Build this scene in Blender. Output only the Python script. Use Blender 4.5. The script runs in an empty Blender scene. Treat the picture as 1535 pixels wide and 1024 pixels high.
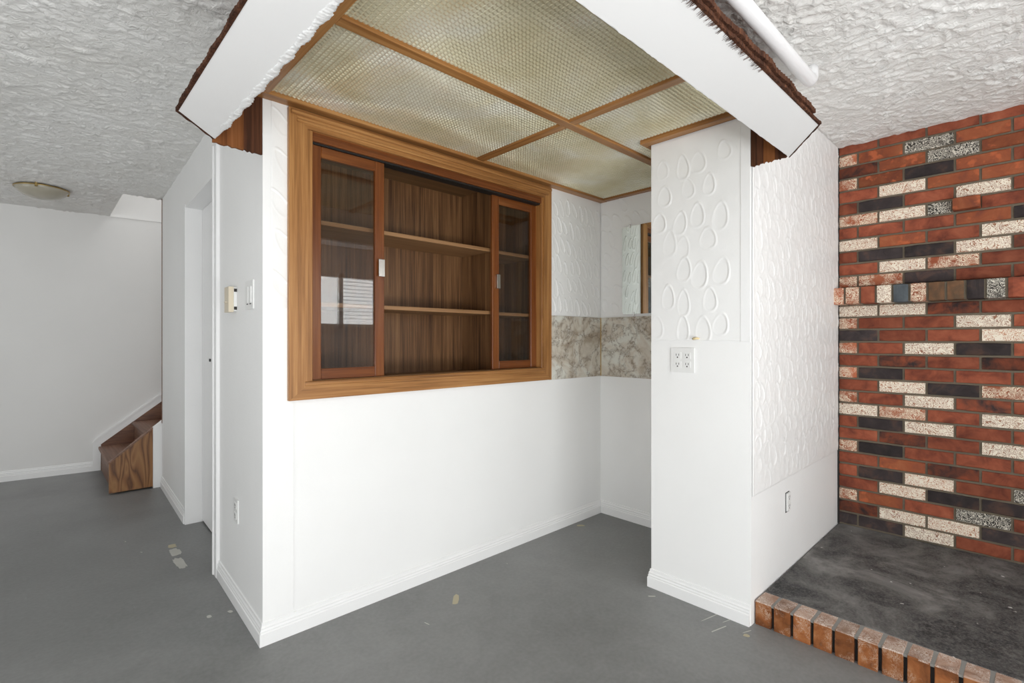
import bpy, math, random
import numpy as np
from mathutils import Vector

random.seed(7)
rng = np.random.default_rng(11)
scene = bpy.context.scene
col = scene.collection

# ------------------------------------------------------------------ camera
cam_d = bpy.data.cameras.new('camera')
cam = bpy.data.objects.new('camera', cam_d); col.objects.link(cam)
CAM = Vector((-0.635, -2.063, 1.18))
cam.location = CAM
cam.rotation_euler = (math.radians(90), 0, math.radians(46.397 - 90))
cam_d.sensor_width = 36.0
cam_d.lens = 750.0 / 1535.0 * 36.0
cam_d.shift_y = -3.0 / 1535.0
cam_d.clip_start = 0.02
scene.camera = cam

# ------------------------------------------------------------------ world, daylight, exposure
scene.view_settings.view_transform = 'Standard'
scene.view_settings.look = 'None'
scene.view_settings.gamma = 1.0
scene.view_settings.exposure = -0.95
scene.view_settings.use_curve_mapping = False
scene.cycles.max_bounces = 14
scene.cycles.diffuse_bounces = 9
world = bpy.data.worlds.new('sky'); scene.world = world
world.use_nodes = True
wn = world.node_tree
bg = wn.nodes['Background']
bg.inputs['Color'].default_value = (0.86, 0.93, 1.0, 1)
bg.inputs['Strength'].default_value = 1.6

def daylight(name, loc, rot, sx, sy, power, color=(1.0, 0.995, 0.985)):
    l = bpy.data.lights.new(name, 'AREA'); l.shape = 'RECTANGLE'
    l.size = sx; l.size_y = sy; l.energy = power; l.color = color
    o = bpy.data.objects.new(name, l); col.objects.link(o)
    o.location = loc; o.rotation_euler = rot
    return o
PI = math.pi
# daylight from windows and added glass doors, plus added lamps aimed up as fill
UP = math.radians(46)
daylight('sky_daylight', (-.55, -3.80, 1.45), (PI/2, 0, 0), 2.8, 1.2, 40)  # lamp for the added glass doors behind the camera
daylight('upward_fill', (-.55, -3.80, .50), (PI/2+UP, 0, 0), 2.8, .8, 198)  # added lamp, tilted up to brighten soffits and ceiling
daylight('sky_daylight', (2.05, -3.82, 1.65), (PI/2, 0, 0), 1.0, .66, 25)
daylight('upward_fill', (-2.50, -1.9, .50), (PI/2+UP, 0, -PI/2), 2.0, .8, 68)  # added lamp at the west opening, tilted up for the left soffit
daylight('sky_daylight', (-2.50, 2.4, 1.30), (PI/2+.25, 0, -PI/2), 1.0, 1.0, 17)
daylight('stairwell_daylight', (1.2, 3.25, 4.35), (0, 0, 0), 1.6, 0.7, 40)

# ------------------------------------------------------------------ helpers: objects
def obj(name, me, mat=None, parent=None):
    o = bpy.data.objects.new(name, me); col.objects.link(o)
    if mat is not None and not me.materials: me.materials.append(mat)
    if parent is not None: o.parent = parent
    return o
def tag(o, label=None, cat=None, group=None, kind=None):
    if label: o['label'] = label
    if cat: o['category'] = cat
    if group: o['group'] = group
    if kind: o['kind'] = kind
    return o
def empty(name, loc, label=None, cat=None, group=None, kind=None):
    o = bpy.data.objects.new(name, None); col.objects.link(o)
    o.location = loc; o.empty_display_size = 0.05
    return tag(o, label, cat, group, kind)
def origin(o):
    v = Vector((0, 0, 0))
    while o is not None:
        v = v + o.location; o = o.parent
    return v

class MB:
    """collects boxes, prisms and tubes in world coordinates; build() links them as one mesh object"""
    def __init__(s): s.v = []; s.f = []; s.smooth = []
    def add(s, vs, fs, smooth=False):
        n = len(s.v); s.v += [tuple(p) for p in vs]
        s.f += [tuple(i + n for i in f) for f in fs]; s.smooth += [smooth]*len(fs)
        return s
    def box(s, a, b, bev=0.0):
        x0, y0, z0 = [min(p, q) for p, q in zip(a, b)]; x1, y1, z1 = [max(p, q) for p, q in zip(a, b)]
        if bev <= 0:
            vs = [(x0,y0,z0),(x1,y0,z0),(x1,y1,z0),(x0,y1,z0),(x0,y0,z1),(x1,y0,z1),(x1,y1,z1),(x0,y1,z1)]
            return s.add(vs, [(0,3,2,1),(4,5,6,7),(0,1,5,4),(1,2,6,5),(2,3,7,6),(3,0,4,7)])
        c = bev; vs = []; 
        for ix, X in enumerate((x0, x1)):
            for iy, Y in enumerate((y0, y1)):
                for iz, Z in enumerate((z0, z1)):
                    sx = 1 if ix == 0 else -1; sy = 1 if iy == 0 else -1; sz = 1 if iz == 0 else -1
                    vs += [(X, Y+sy*c, Z+sz*c), (X+sx*c, Y, Z+sz*c), (X+sx*c, Y+sy*c, Z)]
        I = lambda ix, iy, iz, k: (ix*4 + iy*2 + iz)*3 + k
        fs = []
        for k in range(2):
            fs.append((I(k,0,0,0), I(k,1,0,0), I(k,1,1,0), I(k,0,1,0)) if k else (I(k,0,1,0), I(k,1,1,0), I(k,1,0,0), I(k,0,0,0)))
            fs.append((I(0,k,1,1), I(1,k,1,1), I(1,k,0,1), I(0,k,0,1)) if k else (I(0,k,0,1), I(1,k,0,1), I(1,k,1,1), I(0,k,1,1)))
            fs.append((I(0,0,k,2), I(1,0,k,2), I(1,1,k,2), I(0,1,k,2)) if k else (I(0,1,k,2), I(1,1,k,2), I(1,0,k,2), I(0,0,k,2)))
        for i in range(2):
            for j in range(2):
                fs.append((I(i,j,0,0), I(i,j,0,1), I(i,j,1,1), I(i,j,1,0)) if i != j else (I(i,j,0,1), I(i,j,0,0), I(i,j,1,0), I(i,j,1,1)))
                fs.append((I(i,0,j,2), I(i,0,j,0), I(i,1,j,0), I(i,1,j,2)) if i != j else (I(i,0,j,0), I(i,0,j,2), I(i,1,j,2), I(i,1,j,0)))
                fs.append((I(0,i,j,1), I(0,i,j,2), I(1,i,j,2), I(1,i,j,1)) if i != j else (I(0,i,j,2), I(0,i,j,1), I(1,i,j,1), I(1,i,j,2)))
        for i in range(2):
            for j in range(2):
                for k in range(2):
                    t = (I(i,j,k,0), I(i,j,k,1), I(i,j,k,2))
                    fs.append(t if (i+j+k) % 2 else t[::-1])
        return s.add(vs, fs)
    def poly(s, pts, vec):
        """a polygon (3D points) extruded along vec"""
        n = len(pts); v = Vector(vec)
        P = [Vector(p) for p in pts]
        nrm = Vector((0,0,0))
        for i in range(n): nrm += P[i].cross(P[(i+1) % n])
        if nrm.dot(v) > 0: P = P[::-1]
        vs = P + [p + v for p in P]
        fs = [tuple(range(n)), tuple(range(2*n-1, n-1, -1))]
        fs += [((i+1) % n, i, i+n, (i+1) % n + n) for i in range(n)]
        return s.add(vs, fs)
    def tube(s, path, r, n=12, cap=True):
        P = [Vector(p) for p in path]; m = len(P)
        R = r if isinstance(r, (list, tuple)) else [r]*m
        vs = []; up = None
        for i in range(m):
            d = (P[min(i+1, m-1)] - P[max(i-1, 0)]).normalized()
            if up is None:
                up = Vector((0,0,1)) if abs(d.z) < .9 else Vector((1,0,0))
            a = d.cross(up).normalized(); up = a.cross(d).normalized()
            for k in range(n):
                t = 2*PI*k/n
                vs.append(P[i] + R[i]*(math.cos(t)*a + math.sin(t)*up))
        fs = [(i*n+k, i*n+(k+1) % n, (i+1)*n+(k+1) % n, (i+1)*n+k) for i in range(m-1) for k in range(n)]
        s.add(vs, fs, True)
        if cap:
            b = len(s.v) - len(vs)
            s.f += [tuple(b+k for k in range(n-1, -1, -1)), tuple(b+(m-1)*n+k for k in range(n))]; s.smooth += [False]*2
        return s
    def lathe(s, c, prof, n=40):
        """profile of (radius, z) turned about a vertical axis through c"""
        m = len(prof)
        vs = [(c[0]+r*math.cos(2*PI*k/n), c[1]+r*math.sin(2*PI*k/n), c[2]+z) for r, z in prof for k in range(n)]
        fs = [(i*n+k, i*n+(k+1) % n, (i+1)*n+(k+1) % n, (i+1)*n+k) for i in range(m-1) for k in range(n)]
        return s.add(vs, fs, True)
    def mesh(s, name, o=Vector((0,0,0)), mat=None):
        me = bpy.data.meshes.new(name)
        me.from_pydata([(p[0]-o.x, p[1]-o.y, p[2]-o.z) for p in s.v], [], s.f)
        me.polygons.foreach_set('use_smooth', s.smooth)
        if mat: me.materials.append(mat)
        me.update(); return me
    def build(s, name, mat, parent=None):
        return obj(name, s.mesh(name, origin(parent) if parent else Vector((0,0,0))), mat, parent)
def struct(name, mb, mat, parent=None):
    o = mb.build(name, mat, parent)
    if parent is None: o['kind'] = 'structure'
    return o
def one(name, mb, mat, base, label, cat, group=None):
    """a thing that is one mesh, with its origin at its base"""
    o = obj(name, mb.mesh(name, Vector(base)), mat); o.location = base
    return tag(o, label, cat, group)
def lathe_down(mb, c, prof, n=36): return mb.lathe(c, prof, n)

# ------------------------------------------------------------------ helpers: noise and relief grids
def vnoise(X, Y, cell, seed):
    r = np.random.default_rng(seed)
    T = r.random((256, 256))
    x = X/cell; y = Y/cell
    i = np.floor(x).astype(int); j = np.floor(y).astype(int)
    fx = x-i; fy = y-j
    fx = fx*fx*(3-2*fx); fy = fy*fy*(3-2*fy)
    g = lambda a, b: T[a % 256, b % 256]
    return (g(i,j)*(1-fx)+g(i+1,j)*fx)*(1-fy) + (g(i,j+1)*(1-fx)+g(i+1,j+1)*fx)*fy
def stamps(U, V, lst):
    """plaster relief: each stamp (cu, cv, ru, rv, tilt, amp, skew) is a trowel print, a dished drop with a raised lip"""
    H = np.zeros_like(U)
    us = U[0, :]; vs = V[:, 0]
    for cu, cv, ru, rv, tilt, amp, skew in lst:
        R = max(ru, rv)*1.8
        a0, a1 = np.searchsorted(us, (cu-R, cu+R)); b0, b1 = np.searchsorted(vs, (cv-R, cv+R))
        if a1 <= a0 or b1 <= b0: continue
        du = U[b0:b1, a0:a1]-cu; dv = V[b0:b1, a0:a1]-cv
        c, s_ = math.cos(tilt), math.sin(tilt)
        p = (du*c+dv*s_)/ru; q = (-du*s_+dv*c)/rv
        p = p*(1+0.28*np.clip(q, -1, 1))
        r = np.sqrt(p*p+q*q)+1e-6
        side = 0.5+0.5*(p*math.cos(skew)+q*math.sin(skew))/r
        rim = np.exp(-((r-1)/0.10)**2)*(0.25+0.75*side**2)
        dish = np.where(r < 1, -0.22*(1-r**4), 0)
        H[b0:b1, a0:a1] += amp*(rim+dish)
    return H
def relief(name, o3, du, dv, nrm, w, h, step, fn, mat, parent=None):
    """a grid of plaster on a wall: corner o3, directions du, dv, facing nrm, height from fn(U, V)"""
    nu = max(2, int(w/step)+1); nv = max(2, int(h/step)+1)
    U, V = np.meshgrid(np.linspace(0, w, nu), np.linspace(0, h, nv))
    H = fn(U, V)
    H[0, :] = H[-1, :] = 0; H[:, 0] = H[:, -1] = 0
    o3 = np.array(o3, float)
    if parent is not None: o3 = o3-np.array(origin(parent))
    P = o3+U[..., None]*np.array(du)+V[..., None]*np.array(dv)+H[..., None]*np.array(nrm)
    return grid_obj(name, P, mat, parent, np.cross(du, dv).dot(nrm) < 0)
def grid_obj(name, P, mat, parent=None, flip=False, keep=None):
    nv, nu = P.shape[:2]
    idx = np.arange(nu*nv).reshape(nv, nu)
    F = np.stack([idx[:-1,:-1], idx[:-1,1:], idx[1:,1:], idx[1:,:-1]], -1)
    if keep is not None: F = F[keep]
    F = F.reshape(-1, 4)
    if flip: F = F[:, ::-1]
    me = bpy.data.meshes.new(name)
    n = len(F)
    me.vertices.add(nu*nv); me.vertices.foreach_set('co', np.ascontiguousarray(P.reshape(-1), dtype=np.float32))
    me.loops.add(n*4); me.loops.foreach_set('vertex_index', np.ascontiguousarray(F.reshape(-1), dtype=np.int32))
    me.polygons.add(n); me.polygons.foreach_set('loop_start', np.arange(0, n*4, 4, dtype=np.int32))
    me.polygons.foreach_set('loop_total', np.full(n, 4, dtype=np.int32))
    me.polygons.foreach_set('use_smooth', np.ones(n, dtype=bool))
    me.update(calc_edges=True); me.validate()
    return obj(name, me, mat, parent)

# ------------------------------------------------------------------ materials
class NT:
    def __init__(s, name):
        s.m = bpy.data.materials.new(name); s.m.use_nodes = True
        s.t = s.m.node_tree; s.p = s.t.nodes['Principled BSDF']; s.out = s.t.nodes['Material Output']
    def n(s, typ, **kw):
        nd = s.t.nodes.new('ShaderNode'+typ)
        for k, v in kw.items():
            if hasattr(nd, k): setattr(nd, k, v)
            else: nd.inputs[k.replace('_', ' ')].default_value = v
        return nd
    def l(s, a, b): s.t.links.new(a, b)
    def coord(s, scale=(1,1,1), per_object=False):
        tc = s.n('TexCoord'); mp = s.n('Mapping'); mp.inputs['Scale'].default_value = scale
        s.l(tc.outputs['Object'], mp.inputs['Vector'])
        if per_object:
            oi = s.n('ObjectInfo'); mu = s.n('VectorMath', operation='SCALE')
            cb = s.n('CombineXYZ'); 
            for k in range(3): s.l(oi.outputs['Random'], cb.inputs[k])
            s.l(cb.outputs[0], mu.inputs[0]); mu.inputs['Scale'].default_value = 37.0
            ad = s.n('VectorMath', operation='ADD'); s.l(mp.outputs[0], ad.inputs[0]); s.l(mu.outputs[0], ad.inputs[1])
            return ad.outputs[0]
        return mp.outputs[0]
    def noise(s, vec, scale, detail=4, rough=.55, dist=0):
        nd = s.n('TexNoise'); s.l(vec, nd.inputs['Vector'])
        nd.inputs['Scale'].default_value = scale; nd.inputs['Detail'].default_value = detail
        nd.inputs['Roughness'].default_value = rough; nd.inputs['Distortion'].default_value = dist
        return nd.outputs['Fac']
    def ramp(s, fac, stops):
        r = s.n('ValToRGB'); e = r.color_ramp.elements
        while len(e) < len(stops): e.new(.5)
        for k, (p, c) in enumerate(stops):
            e[k].position = p; e[k].color = (*c, 1) if len(c) == 3 else c
        s.l(fac, r.inputs[0]); return r.outputs[0]
    def mix(s, fac, a, b, mode='MIX'):
        m = s.n('MixRGB', blend_type=mode)
        for i, x in ((0, fac), (1, a), (2, b)):
            if isinstance(x, (int, float)): m.inputs[i].default_value = x
            elif isinstance(x, tuple): m.inputs[i].default_value = (*x, 1)
            else: s.l(x, m.inputs[i])
        return m.outputs[0]
    def bump(s, h, strength, dist):
        b = s.n('Bump'); b.inputs['Strength'].default_value = strength; b.inputs['Distance'].default_value = dist
        s.l(h, b.inputs['Height']); s.l(b.outputs[0], s.p.inputs['Normal']); return b
    def base(s, c):
        if isinstance(c, tuple): s.p.inputs['Base Color'].default_value = (*c, 1)
        else: s.l(c, s.p.inputs['Base Color'])
    def set(s, **kw):
        for k, v in kw.items(): s.p.inputs[k.replace('_', ' ')].default_value = v
        return s

def plain(name, c, rough=.5, metal=0.0, spec=.5, bump=None):
    t = NT(name); t.base(c); t.set(Roughness=rough, Metallic=metal, Specular_IOR_Level=spec)
    if bump: t.bump(t.noise(t.coord(), bump[0], 3), bump[1], bump[2])
    return t.m
def paint(name, c, rough=.55, var=.03, bs=90, bd=.0006, spec=.35):
    t = NT(name); v = t.coord()
    n = t.noise(v, 2.2, 4)
    lo = tuple(x*(1-var) for x in c)
    t.base(t.ramp(n, [(.3, lo), (.7, c)])); t.set(Roughness=rough, Specular_IOR_Level=spec)
    t.bump(t.noise(v, bs, 3), .35, bd)
    return t.m
def wood(name, c0, c1, c2, axis='z', fine=70, rough=.38, figure=.5, spec=.45):
    """grain stretched along an axis"""
    t = NT(name)
    k = {'x': (.022, 1, 1), 'y': (1, .022, 1), 'z': (1, 1, .022)}[axis]
    v = t.coord(k)
    a = t.noise(v, fine*.55, 3, .6, .8)
    b = t.noise(v, fine*2.4, 4, .65)
    fig = t.noise(t.coord(tuple(1 if q == 1 else .10 for q in k)), 9, 2, .5, 1.2)
    f = t.mix(.45, a, b); f = t.mix(figure*.6, f, fig)
    t.base(t.ramp(f, [(.38, c0), (.5, c1), (.61, c2)]))
    t.set(Roughness=rough, Specular_IOR_Level=spec)
    t.bump(b, .2, .0006)
    return t.m

M = {}
M['white'] = paint('white_wall_paint', (.87, .87, .865))
M['white_smooth'] = paint('white_satin_trim', (.86, .86, .86), .38, .015, 60, .0003, .45)
M['soffit'] = paint('white_flat_board', (.88, .88, .88), .7, .02, 60, .0004)
M['plaster'] = paint('white_stamped_plaster', (.86, .86, .855), .42, .02, 120, .0006, .45)
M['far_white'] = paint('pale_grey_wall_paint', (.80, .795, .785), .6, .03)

def ceiling_mat():
    t = NT('ceiling_texture'); v = t.coord()
    n = t.noise(v, 3, 3)
    t.base(t.ramp(n, [(.3, (.77, .76, .735)), (.7, (.83, .825, .81))])); t.set(Roughness=.75, Specular_IOR_Level=.25)
    a = t.noise(v, 34, 4, .6, .8)
    m = t.ramp(a, [(.38, (0,0,0)), (.62, (1,1,1))])
    t.bump(m, .55, .006)
    return t.m
M['ceiling'] = ceiling_mat()

def floor_mat():
    t = NT('grey_painted_concrete'); v = t.coord()
    a = t.noise(v, 1.1, 5, .6, .4); b = t.noise(v, 7, 6, .65, .6); c = t.noise(v, 60, 3)
    f = t.mix(.4, a, b)
    base = t.ramp(f, [(.34, (.165, .166, .164)), (.5, (.213, .215, .213)), (.66, (.265, .267, .265))])
    base = t.mix(.12, base, t.ramp(c, [(.35, (.11, .11, .11)), (.65, (.30, .30, .30))]))
    sc = t.noise(t.coord((1, .25, 1)), 26, 6, .75)
    base = t.mix(t.ramp(sc, [(.64, (0,0,0)), (.78, (.40,.40,.40))]), base, (.36, .36, .35))
    t.base(base)
    t.l(t.ramp(b, [(.3, (.36,)*3), (.7, (.52,)*3)]), t.p.inputs['Roughness'])
    t.set(Specular_IOR_Level=.35)
    t.bump(t.mix(.3, b, c), .12, .002)
    return t.m
M['floor'] = floor_mat()

def brick_mat(name, stops, scribble=None, sc_amt=(.48, .62), spots=None, bscale=60, dens=.22):
    t = NT(name); v = t.coord(per_object=True)
    n = t.noise(v, 13, 5, .6, .5)
    oi = t.n('ObjectInfo')
    c = t.ramp(n, stops)
    hs = t.n('HueSaturation'); t.l(c, hs.inputs['Color'])
    mr = t.n('MapRange'); t.l(oi.outputs['Random'], mr.inputs[0]); mr.inputs[3].default_value = .68; mr.inputs[4].default_value = 1.22
    t.l(mr.outputs[0], hs.inputs['Value']); c = hs.outputs[0]
    if spots:
        s_ = t.noise(v, 22, 3, .5)
        c = t.mix(t.ramp(s_, [(.56, (0,0,0)), (.66, (1,1,1))]), c, spots)
    if scribble:
        K = (0,0,0); O = (1,1,1)
        w = t.noise(v, 30, 2, .55, 1.6)
        mu = t.n('Math', operation='MULTIPLY'); t.l(w, mu.inputs[0]); mu.inputs[1].default_value = 15.0
        pg = t.n('Math', operation='PINGPONG'); t.l(mu.outputs[0], pg.inputs[0]); pg.inputs[1].default_value = 1.0
        lines = t.ramp(pg.outputs[0], [(dens, K), (dens+.22, O)])
        big = t.noise(v, 14, 4, .65)
        f = t.mix(1.0, lines, t.ramp(big, [(sc_amt[0], K), (sc_amt[1], O)]), 'MULTIPLY')
        c = t.mix(f, c, scribble)
    t.base(c); t.set(Roughness=.82, Specular_IOR_Level=.25)
    t.bump(t.mix(.5, t.noise(v, bscale, 5, .65), n), .55, .003)
    return t.m
R0, R1, R2 = (.13, .034, .020), (.25, .066, .034), (.34, .105, .055)
M['brick_red'] = brick_mat('red_brick', [(.3, R0), (.5, R1), (.72, R2)])
M['brick_spot'] = brick_mat('red_brick_with_orange_flashing', [(.3, (.17, .05, .03)), (.5, (.25, .07, .03)), (.7, (.30, .10, .045))], spots=(.42, .11, .045))
M['brick_flash'] = brick_mat('red_brick_with_dark_flashing', [(.36, (.030, .022, .022)), (.52, (.15, .045, .025)), (.7, (.27, .065, .03))])
M['brick_dark'] = brick_mat('charcoal_brick', [(.3, (.026, .020, .020)), (.52, (.044, .034, .034)), (.7, (.10, .055, .042))])
M['brick_white'] = brick_mat('limewashed_brick', [(.3, (.30, .11, .06)), (.6, (.44, .22, .13))], (.80, .72, .60), (.20, .40), dens=.20)
M['brick_peach'] = brick_mat('half_limewashed_brick', [(.3, (.30, .075, .035)), (.6, (.40, .13, .065))], (.72, .60, .46), (.38, .54), dens=.30)
M['brick_grey'] = brick_mat('black_brick_with_white_scribble', [(.3, (.04, .035, .03)), (.6, (.08, .07, .06))], (.62, .58, .50), (.20, .40), dens=.50)
M['brick_slate'] = brick_mat('slate_blue_brick', [(.3, (.065, .075, .085)), (.6, (.10, .115, .125))])
M['brick_brown'] = brick_mat('brown_brick', [(.3, (.12, .075, .045)), (.6, (.24, .12, .06))])
M['brick_hearth'] = brick_mat('orange_brown_hearth_brick', [(.3, (.10, .035, .014)), (.5, (.26, .09, .028)), (.7, (.36, .15, .06))], (.50, .36, .27), (.52, .74), bscale=45, dens=.35)
M['brick_dusty'] = brick_mat('dust_covered_brick', [(.3, (.20, .11, .075)), (.5, (.34, .21, .15)), (.7, (.46, .33, .26))], (.56, .47, .41), (.35, .6), bscale=45, dens=.35)
M['mortar'] = plain('brown_grey_mortar', (.150, .122, .088), .95, bump=(140, .6, .003))
M['mortar_grey'] = plain('dusty_grey_mortar', (.24, .235, .22), .95, bump=(120, .6, .003))
M['mortar_dark'] = plain('black_grout', (.022, .021, .020), .9, bump=(90, .6, .003))

def slab_mat():
    t = NT('sooty_black_concrete'); v = t.coord()
    a = t.noise(v, 2.6, 6, .65, .5); b = t.noise(v, 26, 6, .7); s_ = t.noise(v, 21, 2); d = t.noise(v, 130, 4, .7)
    c = t.ramp(a, [(.36, (.012, .012, .013)), (.49, (.034, .034, .036)), (.57, (.095, .093, .090)), (.68, (.24, .235, .225))])
    c = t.mix(t.ramp(b, [(.46, (0,0,0)), (.66, (.6,.6,.6))]), c, (.155, .15, .145))
    c = t.mix(t.ramp(d, [(.45, (0,0,0)), (.70, (.55,.55,.55))]), c, (.20, .195, .185))
    c = t.mix(t.ramp(s_, [(.715, (0,0,0)), (.725, (1,1,1))]), c, (.55, .54, .52))
    t.base(c); t.set(Roughness=.62, Specular_IOR_Level=.3); t.bump(b, .35, .002); return t.m
M['slab'] = slab_mat()

O0, O1, O2 = (.175, .070, .018), (.33, .148, .044), (.46, .235, .082)
for a in 'xyz': M['oak_'+a] = wood('honey_oak_trim_'+a, O0, O1, O2, a)
for a in 'xz': M['door_'+a] = wood('red_brown_door_wood_'+a, (.085, .022, .005), (.160, .046, .010), (.225, .078, .020), a, rough=.3)
M['inner_z'] = wood('walnut_grain_panel', (.042, .017, .006), (.125, .058, .022), (.215, .110, .046), 'z', 62, .42, .30)
M['inner_top'] = wood('walnut_grain_panel_flat', (.08, .038, .013), (.15, .078, .030), (.21, .115, .048), 'x', 50, .42, .3)
M['shelf_edge'] = wood('oak_shelf', (.20, .10, .04), (.29, .155, .068), (.37, .21, .10), 'x', 60, .4, .3)
def ply_mat():
    t = NT('oak_plywood'); v = t.coord((1, 1, .22))
    w = t.noise(v, 6.5, 2, .5, .6)
    mu = t.n('Math', operation='MULTIPLY'); t.l(w, mu.inputs[0]); mu.inputs[1].default_value = 20.0
    pg = t.n('Math', operation='PINGPONG'); t.l(mu.outputs[0], pg.inputs[0]); pg.inputs[1].default_value = 1.0
    fine = t.noise(t.coord((1, 1, .05)), 160, 4, .65)
    f = t.mix(.35, pg.outputs[0], fine)
    t.base(t.ramp(f, [(.15, (.095, .034, .010)), (.40, (.22, .092, .028)), (.8, (.30, .145, .05))]))
    t.set(Roughness=.4); t.bump(fine, .2, .0005); return t.m
M['ply'] = ply_mat()
M['stair_wood'] = wood('worn_brown_stair_wood', (.12, .055, .032), (.20, .105, .068), (.26, .145, .10), 'y', 40, .5, .3)
M['stringer'] = wood('dark_oak_stringer', (.09, .03, .012), (.15, .055, .022), (.20, .08, .033), 'x', 40, .4, .3)
M['raw_dark'] = wood('rough_dark_wood', (.022, .010, .006), (.070, .027, .013), (.14, .052, .024), 'z', 60, .85, .4, .2)
M['raw_orange'] = wood('rough_orange_wood', (.10, .033, .010), (.20, .072, .022), (.27, .11, .04), 'z', 50, .8, .4, .2)
M['shake'] = wood('torn_brown_shingle', (.020, .009, .006), (.062, .025, .014), (.13, .055, .030), 'z', 160, .9, .4, .15)
M['black'] = plain('black_gap', (.008, .007, .006), .6)
M['metal'] = plain('brushed_nickel', (.62, .60, .56), .25, 1.0)
M['chrome'] = plain('chrome', (.8, .8, .8), .12, 1.0)
M['brass'] = plain('tarnished_brass', (.42, .30, .12), .35, 1.0)
M['plastic'] = plain('white_plastic', (.78, .78, .77), .35)
M['cream'] = plain('cream_plastic', (.66, .58, .45), .4)
M['hole'] = plain('dark_slot', (.02, .018, .016), .6)
M['pipe'] = plain('white_painted_pipe', (.80, .80, .81), .4)
M['gold'] = plain('gold_edge_strip', (.52, .36, .13), .35, .6)
M['wire_nut'] = plain('cream_wire_cap', (.72, .58, .33), .45)
M['paint_fleck'] = paint('white_paint_fleck', (.58, .57, .53), .7, .25, 60, .001)
M['tan_fleck'] = plain('tan_plaster_crumb', (.45, .40, .28), .8)
M['blind'] = plain('white_blind', (.80, .80, .79), .5)

def lens_mat():
    t = NT('prismatic_acrylic'); v = t.coord()
    n = t.noise(v, 3.2, 3, .5, .5)
    t.base(t.ramp(n, [(.3, (.68, .62, .41)), (.5, (.76, .71, .52)), (.7, (.82, .80, .69))]))
    t.set(Roughness=.10, Specular_IOR_Level=.8, Metallic=.45)
    return t.m
M['lens'] = lens_mat()

def marble_mat():
    t = NT('brown_veined_marble_laminate'); v = t.coord()
    wn_ = t.noise(v, 7, 5, .6)
    ad = t.n('VectorMath', operation='ADD'); sc = t.n('VectorMath', operation='SCALE'); cb = t.n('CombineXYZ')
    n2 = t.noise(v, 9.3, 4, .6, 1.0)
    t.l(wn_, cb.inputs[0]); t.l(n2, cb.inputs[1]); t.l(wn_, cb.inputs[2])
    t.l(cb.outputs[0], sc.inputs[0]); sc.inputs['Scale'].default_value = .30
    t.l(v, ad.inputs[0]); t.l(sc.outputs[0], ad.inputs[1])
    vo = t.n('TexVoronoi', feature='DISTANCE_TO_EDGE'); t.l(ad.outputs[0], vo.inputs['Vector']); vo.inputs['Scale'].default_value = 7.0
    vein = t.ramp(vo.outputs['Distance'], [(.0, (.85,.85,.85)), (.035, (.5,.5,.5)), (.15, (0,0,0))])
    patch = t.noise(v, 5, 4, .6, 1.5)
    c = t.ramp(patch, [(.34, (.42, .35, .27)), (.48, (.62, .57, .49)), (.62, (.70, .70, .64))])
    fine = t.noise(v, 30, 5, .7, 2.0)
    pm = t.ramp(fine, [(.36, (.1,.1,.1)), (.56, (1,1,1))])
    c = t.mix(t.mix(1.0, vein, pm, 'MULTIPLY'), c, (.19, .145, .11))
    t.base(c); t.set(Roughness=.22); return t.m
M['marble'] = marble_mat()

def glass_mat(name, tint, ior=.045):
    t = NT(name)
    tr = t.n('BsdfTransparent'); tr.inputs['Color'].default_value = (*tint, 1)
    gl = t.n('BsdfGlossy'); gl.inputs['Roughness'].default_value = .015
    lw = t.n('LayerWeight'); lw.inputs['Blend'].default_value = .5
    pw = t.n('Math', operation='POWER'); t.l(lw.outputs['Facing'], pw.inputs[0]); pw.inputs[1].default_value = 5.0
    fr = t.n('Math', operation='MULTIPLY_ADD'); t.l(pw.outputs[0], fr.inputs[0]); fr.inputs[1].default_value = 1-ior; fr.inputs[2].default_value = ior
    mx = t.n('MixShader'); t.l(fr.outputs[0], mx.inputs[0]); t.l(tr.outputs[0], mx.inputs[1]); t.l(gl.outputs[0], mx.inputs[2])
    t.l(mx.outputs[0], t.out.inputs['Surface']); return t.m
M['glass'] = glass_mat('cabinet_glass', (.90, .89, .88), .055)
M['window_glass'] = glass_mat('window_glass', (.97, .98, .98))
t_ = NT('mirror_silver'); t_.base((.80, .85, .82)); t_.set(Metallic=1.0, Roughness=.02); M['mirror'] = t_.m
t_ = NT('frosted_lamp_glass'); t_.base((.40, .37, .30)); t_.set(Roughness=.25); M['lamp_glass'] = t_.m

# ================================================================== the room shell
CH = 2.31          # ceiling height
XP, XN, XB = 1.497, 2.168, 2.80     # pillar face, niche wall, brick wall
YR = -1.25         # white wall beside the hearth
YPL = -0.79        # inner edge of the pillar
LA = math.atan2(0.10, 2.76)          # slight skew of the left wall
LD = Vector((math.sin(LA), math.cos(LA), 0)); LN = Vector((-math.cos(LA), math.sin(LA), 0))   # along it / out of it
def LW(s, d, z): 
    p = LD*s + LN*d; return (p.x, p.y, z)
def lbox(mb, s0, s1, d0, d1, z0, z1):
    """a box in the skewed frame of the left wall"""
    return mb.poly([LW(s0, d0, z0), LW(s1, d0, z0), LW(s1, d1, z0), LW(s0, d1, z0)], (0, 0, z1-z0))
FW = lambda x: 3.755 - 0.12*x        # far wall line
FD = Vector((1, -0.12, 0)).normalized(); FN = Vector((-0.12, -1, 0)).normalized()

floor = struct('floor', MB().box((-2.5, -3.8, -.1), (2.95, 4.35, 0)), M['floor'])
# ceiling slabs around the stair opening
HX, HY = -0.145, 2.81
cb_ = MB().box((-2.5, -3.8, CH), (2.95, HY, CH+.12)).box((-2.5, HY, CH), (HX, 4.35, CH+.12))
ceiling = struct('ceiling', cb_, M['ceiling'])

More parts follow.
